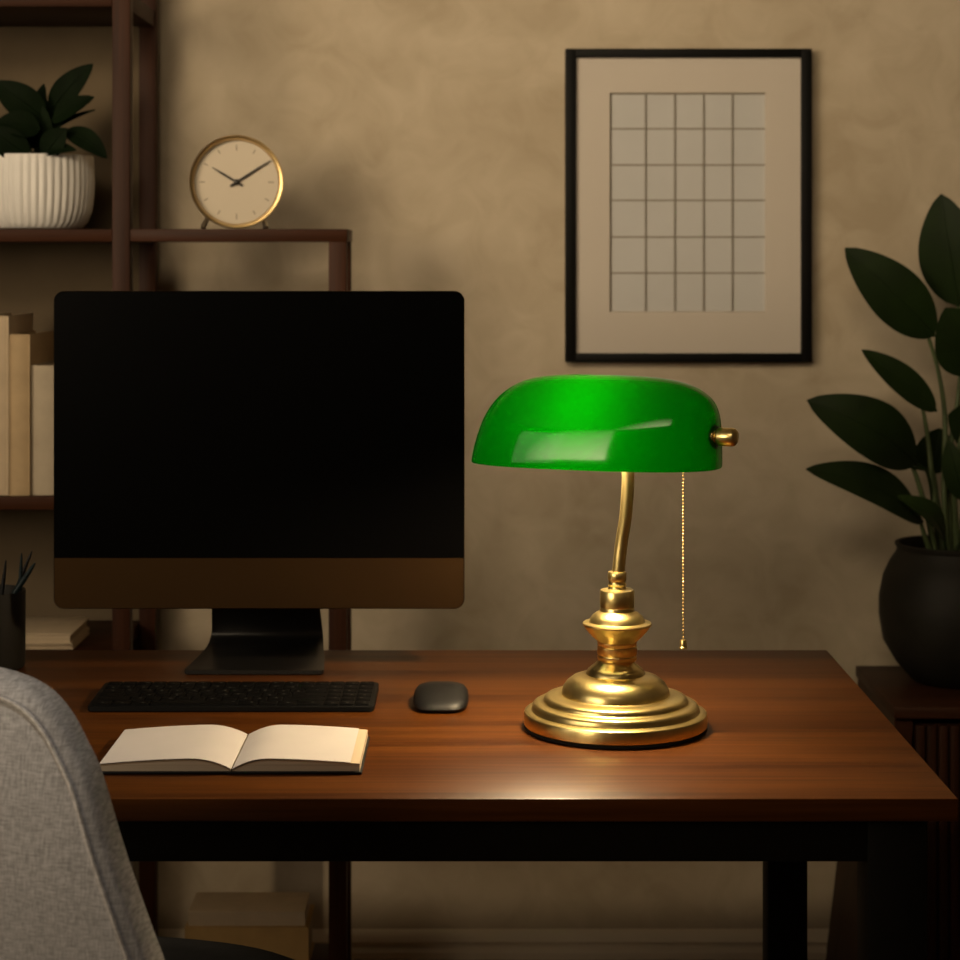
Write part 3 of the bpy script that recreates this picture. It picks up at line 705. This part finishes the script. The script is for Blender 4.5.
# ------------------------------------------------------------ banker's lamp
LY = 1.998; lx = X(615.5, LY); k = 1/F*LY
t = thing('bankers_lamp', 'brass desk lamp with lit green glass shade on the desk', 'lamp', (lx, LY, DT))
def Lz(py): return Z(py, LY)
bm = NB(); lathe(bm, (lx, LY, DT), [(.0900, .0002), (.0912, .0008), (.0912, .0026), (.0900, .0031)], 96); obj('felt_pad', bm, M['felt'], t, label='black felt pad under the base')
prof = [(90.5, .0052), (91.5, .0075), (91.5, .0215), (91.0, .0245), (89, .0275), (86.5, .0285), (84.5, .0290), (83.5, .0315), (82, .0350), (79, .0375), (76, .0382), (74.5, .0390), (73.5, .0415), (70, .0450), (64, .0475), (57, .0488), (54.5, .0492), (53.5, .0515), (52.8, .0555), (51, .0605), (48, .0650), (44, .0690), (39, .0725), (33, .0745), (29.5, .0752), (28.8, .0770), (28.6, .0800), (27.5, .0830), (24, .0855), (20.5, .0890), (18.2, .0930), (17.2, .0965), (17.4, .0985), (19.0, .0990), (19.6, .1000), (19.8, .1035), (19.3, .1042), (19.3, .1052), (19.8, .1060), (19.8, .1140), (19.2, .1146), (19.2, .1156), (19.6, .1163), (19.6, .1195), (20.5, .1205), (25, .1245), (30, .1300), (33.0, .1345), (34.4, .1358), (34.6, .1372), (34.0, .1385), (29.5, .1390), (28.0, .1398), (27.2, .1425), (25.0, .1460), (21.5, .1490), (18.5, .1506), (17.6, .1512), (17.2, .1525), (17.2, .1545), (16.9, .1550), (17.1, .1556), (17.1, .1700), (16.4, .1712), (12, .1716), (9.5, .1722), (8.6, .1740), (8.6, .1752), (9.4, .1765), (8.5, .1780), (8.5, .1800), (9.4, .1815), (9.4, .1875), (8.6, .1890), (6.6, .1893)]
ZM = [(0, 0), (.0052, .0032), (.0075, .0050), (.0215, .0140), (.0275, .0182), (.0385, .0272), (.0488, .0322), (.0745, .0520), (.0985, .0672), (.1195, .0865), (.1372, .1040), (.1390, .1052), (.1515, .1170), (.1716, .1380), (.1893, .1560)]
def zmap(z):
    for (a, b), (c, d) in zip(ZM, ZM[1:]):
        if z <= c: return b+(d-b)*(z-a)/(c-a)
    return ZM[-1][1]
ZS = zmap(.0985)
prof = [(r, zmap(z)) for r, z in prof]
LB = [(90.3, .0032), (91.5, .0044), (91.5, .0148), (90.8, .0164), (88.8, .0174), (86.0, .0178), (84.2, .0181), (83.4, .0190), (83.1, .0220), (82.2, .0240), (80.0, .0252), (76.0, .0257), (73.0, .0260), (72.0, .0268), (71.6, .0292), (70.4, .0310), (67, .0322), (60, .0328), (55.4, .0330), (54.0, .0337), (53.6, .0365), (52.4, .0408), (49, .0458), (43.5, .0500), (37, .0524), (31.5, .0534), (29.6, .0539), (29.0, .0556), (27.8, .0582), (24.4, .0610), (20.8, .0638), (18.4, .0658), (17.4, ZS)]
LU = [p for p in prof if p[1] >= ZS-1e-6]
bm = NB(); lathe(bm, (lx, LY, DT), [(r*k, z) for r, z in LB], 128); obj('base', bm, M['brass'], t)
bm = NB(); lathe(bm, (lx+.0016, LY, DT), [(r*k, z) for r, z in LU], 96); obj('column', bm, M['brass'], t)
tip = Lz(395)
nk = [P(618.3, 574, LY), P(619.5, 560, LY), P(622, 540, LY), P(625.6, 517, LY-.002), P(627.6, 492, LY-.004), P(628, 468, LY-.005), P(626, 440, LY-.005), P(622, 415, LY-.004)]
bm = NB(); tube(bm, crom(nk, 6), 6.3*k, 20); obj('neck', bm, M['brass'], t, label='curved brass neck tube')
# shade: rings from rim to crown, in a frame turned about the vertical
yaw = math.radians(-22); scx = X(594.5, LY)
SR = Matrix.Translation((scx, LY-.006, 0)) @ Matrix.Rotation(yaw, 4, 'Z') @ Matrix.Rotation(math.radians(-.2), 4, 'Y')
zr = Lz(462.5)-.0005
left = [(-124.5, 0), (-123, 8), (-121, 18), (-117.5, 30), (-113, 44), (-107.5, 55), (-100, 66), (-90, 76), (-77, 84), (-62, 89), (-40, 92), (-14, 92.8)]
right = [(124.5, 0), (124.6, 8), (124.6, 18), (124.5, 30), (124.2, 44), (123, 55), (119.5, 66), (111, 76), (97, 84), (80, 89.5), (52, 92.3), (18, 93)]
depth = [62, 61.6, 60.8, 58.6, 55, 50, 43.6, 35.6, 27.5, 19.5, 11, 3]
def sring(i, ins=0.0, dz=0.0):
    xl, z_ = left[i]; xr, zr_ = right[i]; z0_ = (z_+zr_)/2*.955
    cx_ = (xl+xr)/2; a = (xr-xl)/2*1.03-ins; b = max(depth[i]-ins, 1)
    e = 2.5
    return [SR @ Vector(((cx_+p)*k, q*k, 0)) + Vector((0, 0, zr+z0_*k-dz)) for p, q in sup(a, b, 96, e)]
bm = NB(); rings(bm, [sring(i) for i in range(12)], False, True)
o = sring(0); i_ = sring(0, 2.6)
bmr = [o, [Vector((p.x, p.y, p.z-.0008)) for p in sring(0, .8)], [Vector((p.x, p.y, p.z-.0008)) for p in sring(0, 1.8)], i_]
rings(bm, bmr, False, False); bmesh.ops.remove_doubles(bm, verts=bm.verts, dist=1e-6)
so = obj('lamp_shade', bm, M['glass'], t, label='glowing green glass shade')
sub = so.modifiers.new('smooth', 'SUBSURF'); sub.levels = 1; sub.render_levels = 2
bm = NB(); rings(bm, [sring(i, 2.6, .0026 if i > 8 else 0) for i in range(11)], False, True)
lo = obj('lining', bm, M['opal'], so, label='white inner glass lining')
# finial screw at the right end
fd = Vector((math.cos(yaw), math.sin(yaw), 0))
fc = P(712, 436.5, LY-.062)
def fprof(bm, pr): 
    for a, b in zip(pr, pr[1:]): pass
    tube(bm, [fc+fd*q for q, _ in pr], [r for _, r in pr], 28)
bm = NB(); fprof(bm, [(-.0150, .004), (-.0065, .004), (-.0060, .0095), (-.0035, .0115), (-.0015, .0118), (-.0008, .0105), (.0, .0088), (.002, .0082)]); obj('finial_collar', bm, M['brass'], t)
bm = NB(); fprof(bm, [(.0021, .0070), (.0035, .0060), (.0050, .0076), (.0068, .0089), (.0205, .0089), (.0232, .0080), (.0250, .0060), (.0257, .0025)]); obj('finial', bm, M['brass'], t, label='rounded brass thumb screw')
# holder bar and socket inside the shade
bm = NB(); tube(bm, [P(500, 437, LY+.015), P(600, 437, LY), fc-fd*.014], .004, 12); obj('shade_holder', bm, M['brass'], t)
bm = NB(); tube(bm, [P(620, 430, LY-.008), P(655, 430, LY-.010)], .013, 20); obj('socket', bm, M['brass_dull'], t)
b0 = P(620, 430, LY-.007); bd = Vector((-1, .06, 0)).normalized()
bm = NB(); tube(bm, [b0, b0+bd*.008, b0+bd*.020, b0+bd*.032, b0+bd*.042, b0+bd*.049, b0+bd*.052], [.009, .010, .0175, .020, .0175, .010, .002], 16); obj('bulb', bm, M['bulb'], t, label='lit bulb')
# pull chain
bm = NB(); xc = X(683.3, LY-.015); yc = LY-.015; z = Z(452, yc)
zend = Z(640, yc)
while z > zend:
    lathe(bm, (xc, yc, z), [(.0004, -.0011), (.0008, -.0008), (.00115, 0), (.0008, .0008), (.0004, .0011)], 8); z -= .0034
tube(bm, [(xc, yc, Z(452, yc)), (xc, yc, zend)], .0002, 6)
ch = obj('pull_chain', bm, M['brass_dull'], t, label='thin brass bead chain')
bm = NB(); lathe(bm, (xc, yc, zend), [(.0010, .001), (.0030, 0), (.0034, -.001), (.0034, -.0062), (.0042, -.0072), (.0042, -.0082), (.0015, -.0090)], 20); obj('pull_end', bm, M['brass'], ch)

# ------------------------------------------------------------ office chair
yawc = math.radians(-12); cxo, cyo = -.443+.24*math.sin(-yawc), 1.50+.24*math.cos(yawc)
t = thing('desk_chair', 'light grey upholstered chair with dark seat pulled up to the desk', 'chair', (cxo, cyo, 0), None, yawc)
half = [(0, .911), (.06, .9108), (.095, .9055), (.119, .896), (.137, .881), (.150, .864), (.166, .838), (.185, .79), (.207, .735), (.230, .675), (.246, .61), (.250, .57), (.242, .53), (.205, .505), (.16, .494), (.08, .49), (0, .489)]
hs = [tuple(p) for p in crom([(a, b, 0) for a, b in half], 5)]
poly = [(a, b) for a, b, _ in hs]+[(-a, b) for a, b, _ in hs[-2:0:-1]]
poly = [(a, b) for a, b in poly]
by = -.24; th = .048
def cl(y, d):
    q = inset2(poly, min(d, .012))
    kk = max(.05, 1-(d-.012)/.2) if d > .012 else 1
    q = [(a*kk, .70+(b-.70)*kk) for a, b in q]
    return [(a, by+y+1.0*max(0, b-.74)**2-.01, b) for a, b in q]
bm = NB()
layers = [(-th/2-.0005, .100), (-th/2-.0005, .050), (-th/2+.0005, .016), (-th/2+.0025, .008), (-th/2+.0060, .0025), (-th/2+.012, .0), (th/2-.012, .0), (th/2-.004, .004), (th/2, .015), (th/2+.004, .05), (th/2+.005, .10)]
rings(bm, [cl(y, d) for y, d in layers])
obj('backrest', bm, M['linen'], t, local=True)
bm = NB(); pts = cl(-th/2-.0002, .0095)
n = len(pts); rs = []
pv = [Vector(p) for p in pts]
for i in range(n):
    tg = (pv[(i+1) % n]-pv[i-1]).normalized(); nn = Vector((0, 1, 0)); u = tg.cross(nn).normalized()
    rs.append([pv[i]+(u*math.cos(2*PI*q/10)+nn*math.sin(2*PI*q/10))*.0017 for q in range(10)])
rs.append(rs[0]); rings(bm, rs, False, False); bmesh.ops.remove_doubles(bm, verts=bm.verts, dist=1e-6)
obj('piping', bm, M['piping'], t, local=True, label='raised seam piping')
# seat cushion
bm = NB(); rs = []
for z, kk in ((.455, .90), (.462, .97), (.475, 1.0), (.505, 1.0), (.520, .975), (.528, .92), (.532, .75), (.533, .4)):
    rs.append([(a*kk, .075+b*kk, z) for a, b in sup(.235, .255, 64, 2.9)])
rings(bm, rs); obj('seat', bm, M['shell'], t, local=True, label='dark seat cushion')
bm = NB(); tube(bm, crom([(0, -.262, .60), (0, -.285, .50), (0, -.25, .445), (0, -.12, .440), (0, .0, .440)], 6), .016, 12); obj('back_bracket', bm, M['blackmetal'], t, local=True)
bm = NB(); lathe(bm, (0, 0, 0), [(.05, .454), (.05, .43), (.028, .42), (.028, .25), (.036, .245), (.036, .10), (.05, .095), (.05, .07)], 32); obj('gas_lift', bm, M['blackmetal'], t, local=True)
for q in range(5):
    a = 2*PI*q/5+.3; d = Vector((math.cos(a), math.sin(a), 0))
    bm = NB(); tube(bm, [d*.03+Vector((0, 0, .085)), d*.15+Vector((0, 0, .078)), d*.27+Vector((0, 0, .066))], [.020, .017, .013], 12); lg = obj('leg', bm, M['blackmetal'], t, local=True)
    c_ = d*.27; s_ = d.cross(Vector((0, 0, 1)))
    bm = NB()
    tube(bm, [c_+Vector((0, 0, .070)), c_+Vector((0, 0, .050))], .006, 10)
    for e in (-1, 1): tube(bm, [c_+s_*(e*.006)+Vector((0, 0, .026)), c_+s_*(e*.022)+Vector((0, 0, .026))], .0255, 20)
    obj('caster', bm, M['kbody'], lg, local=True)
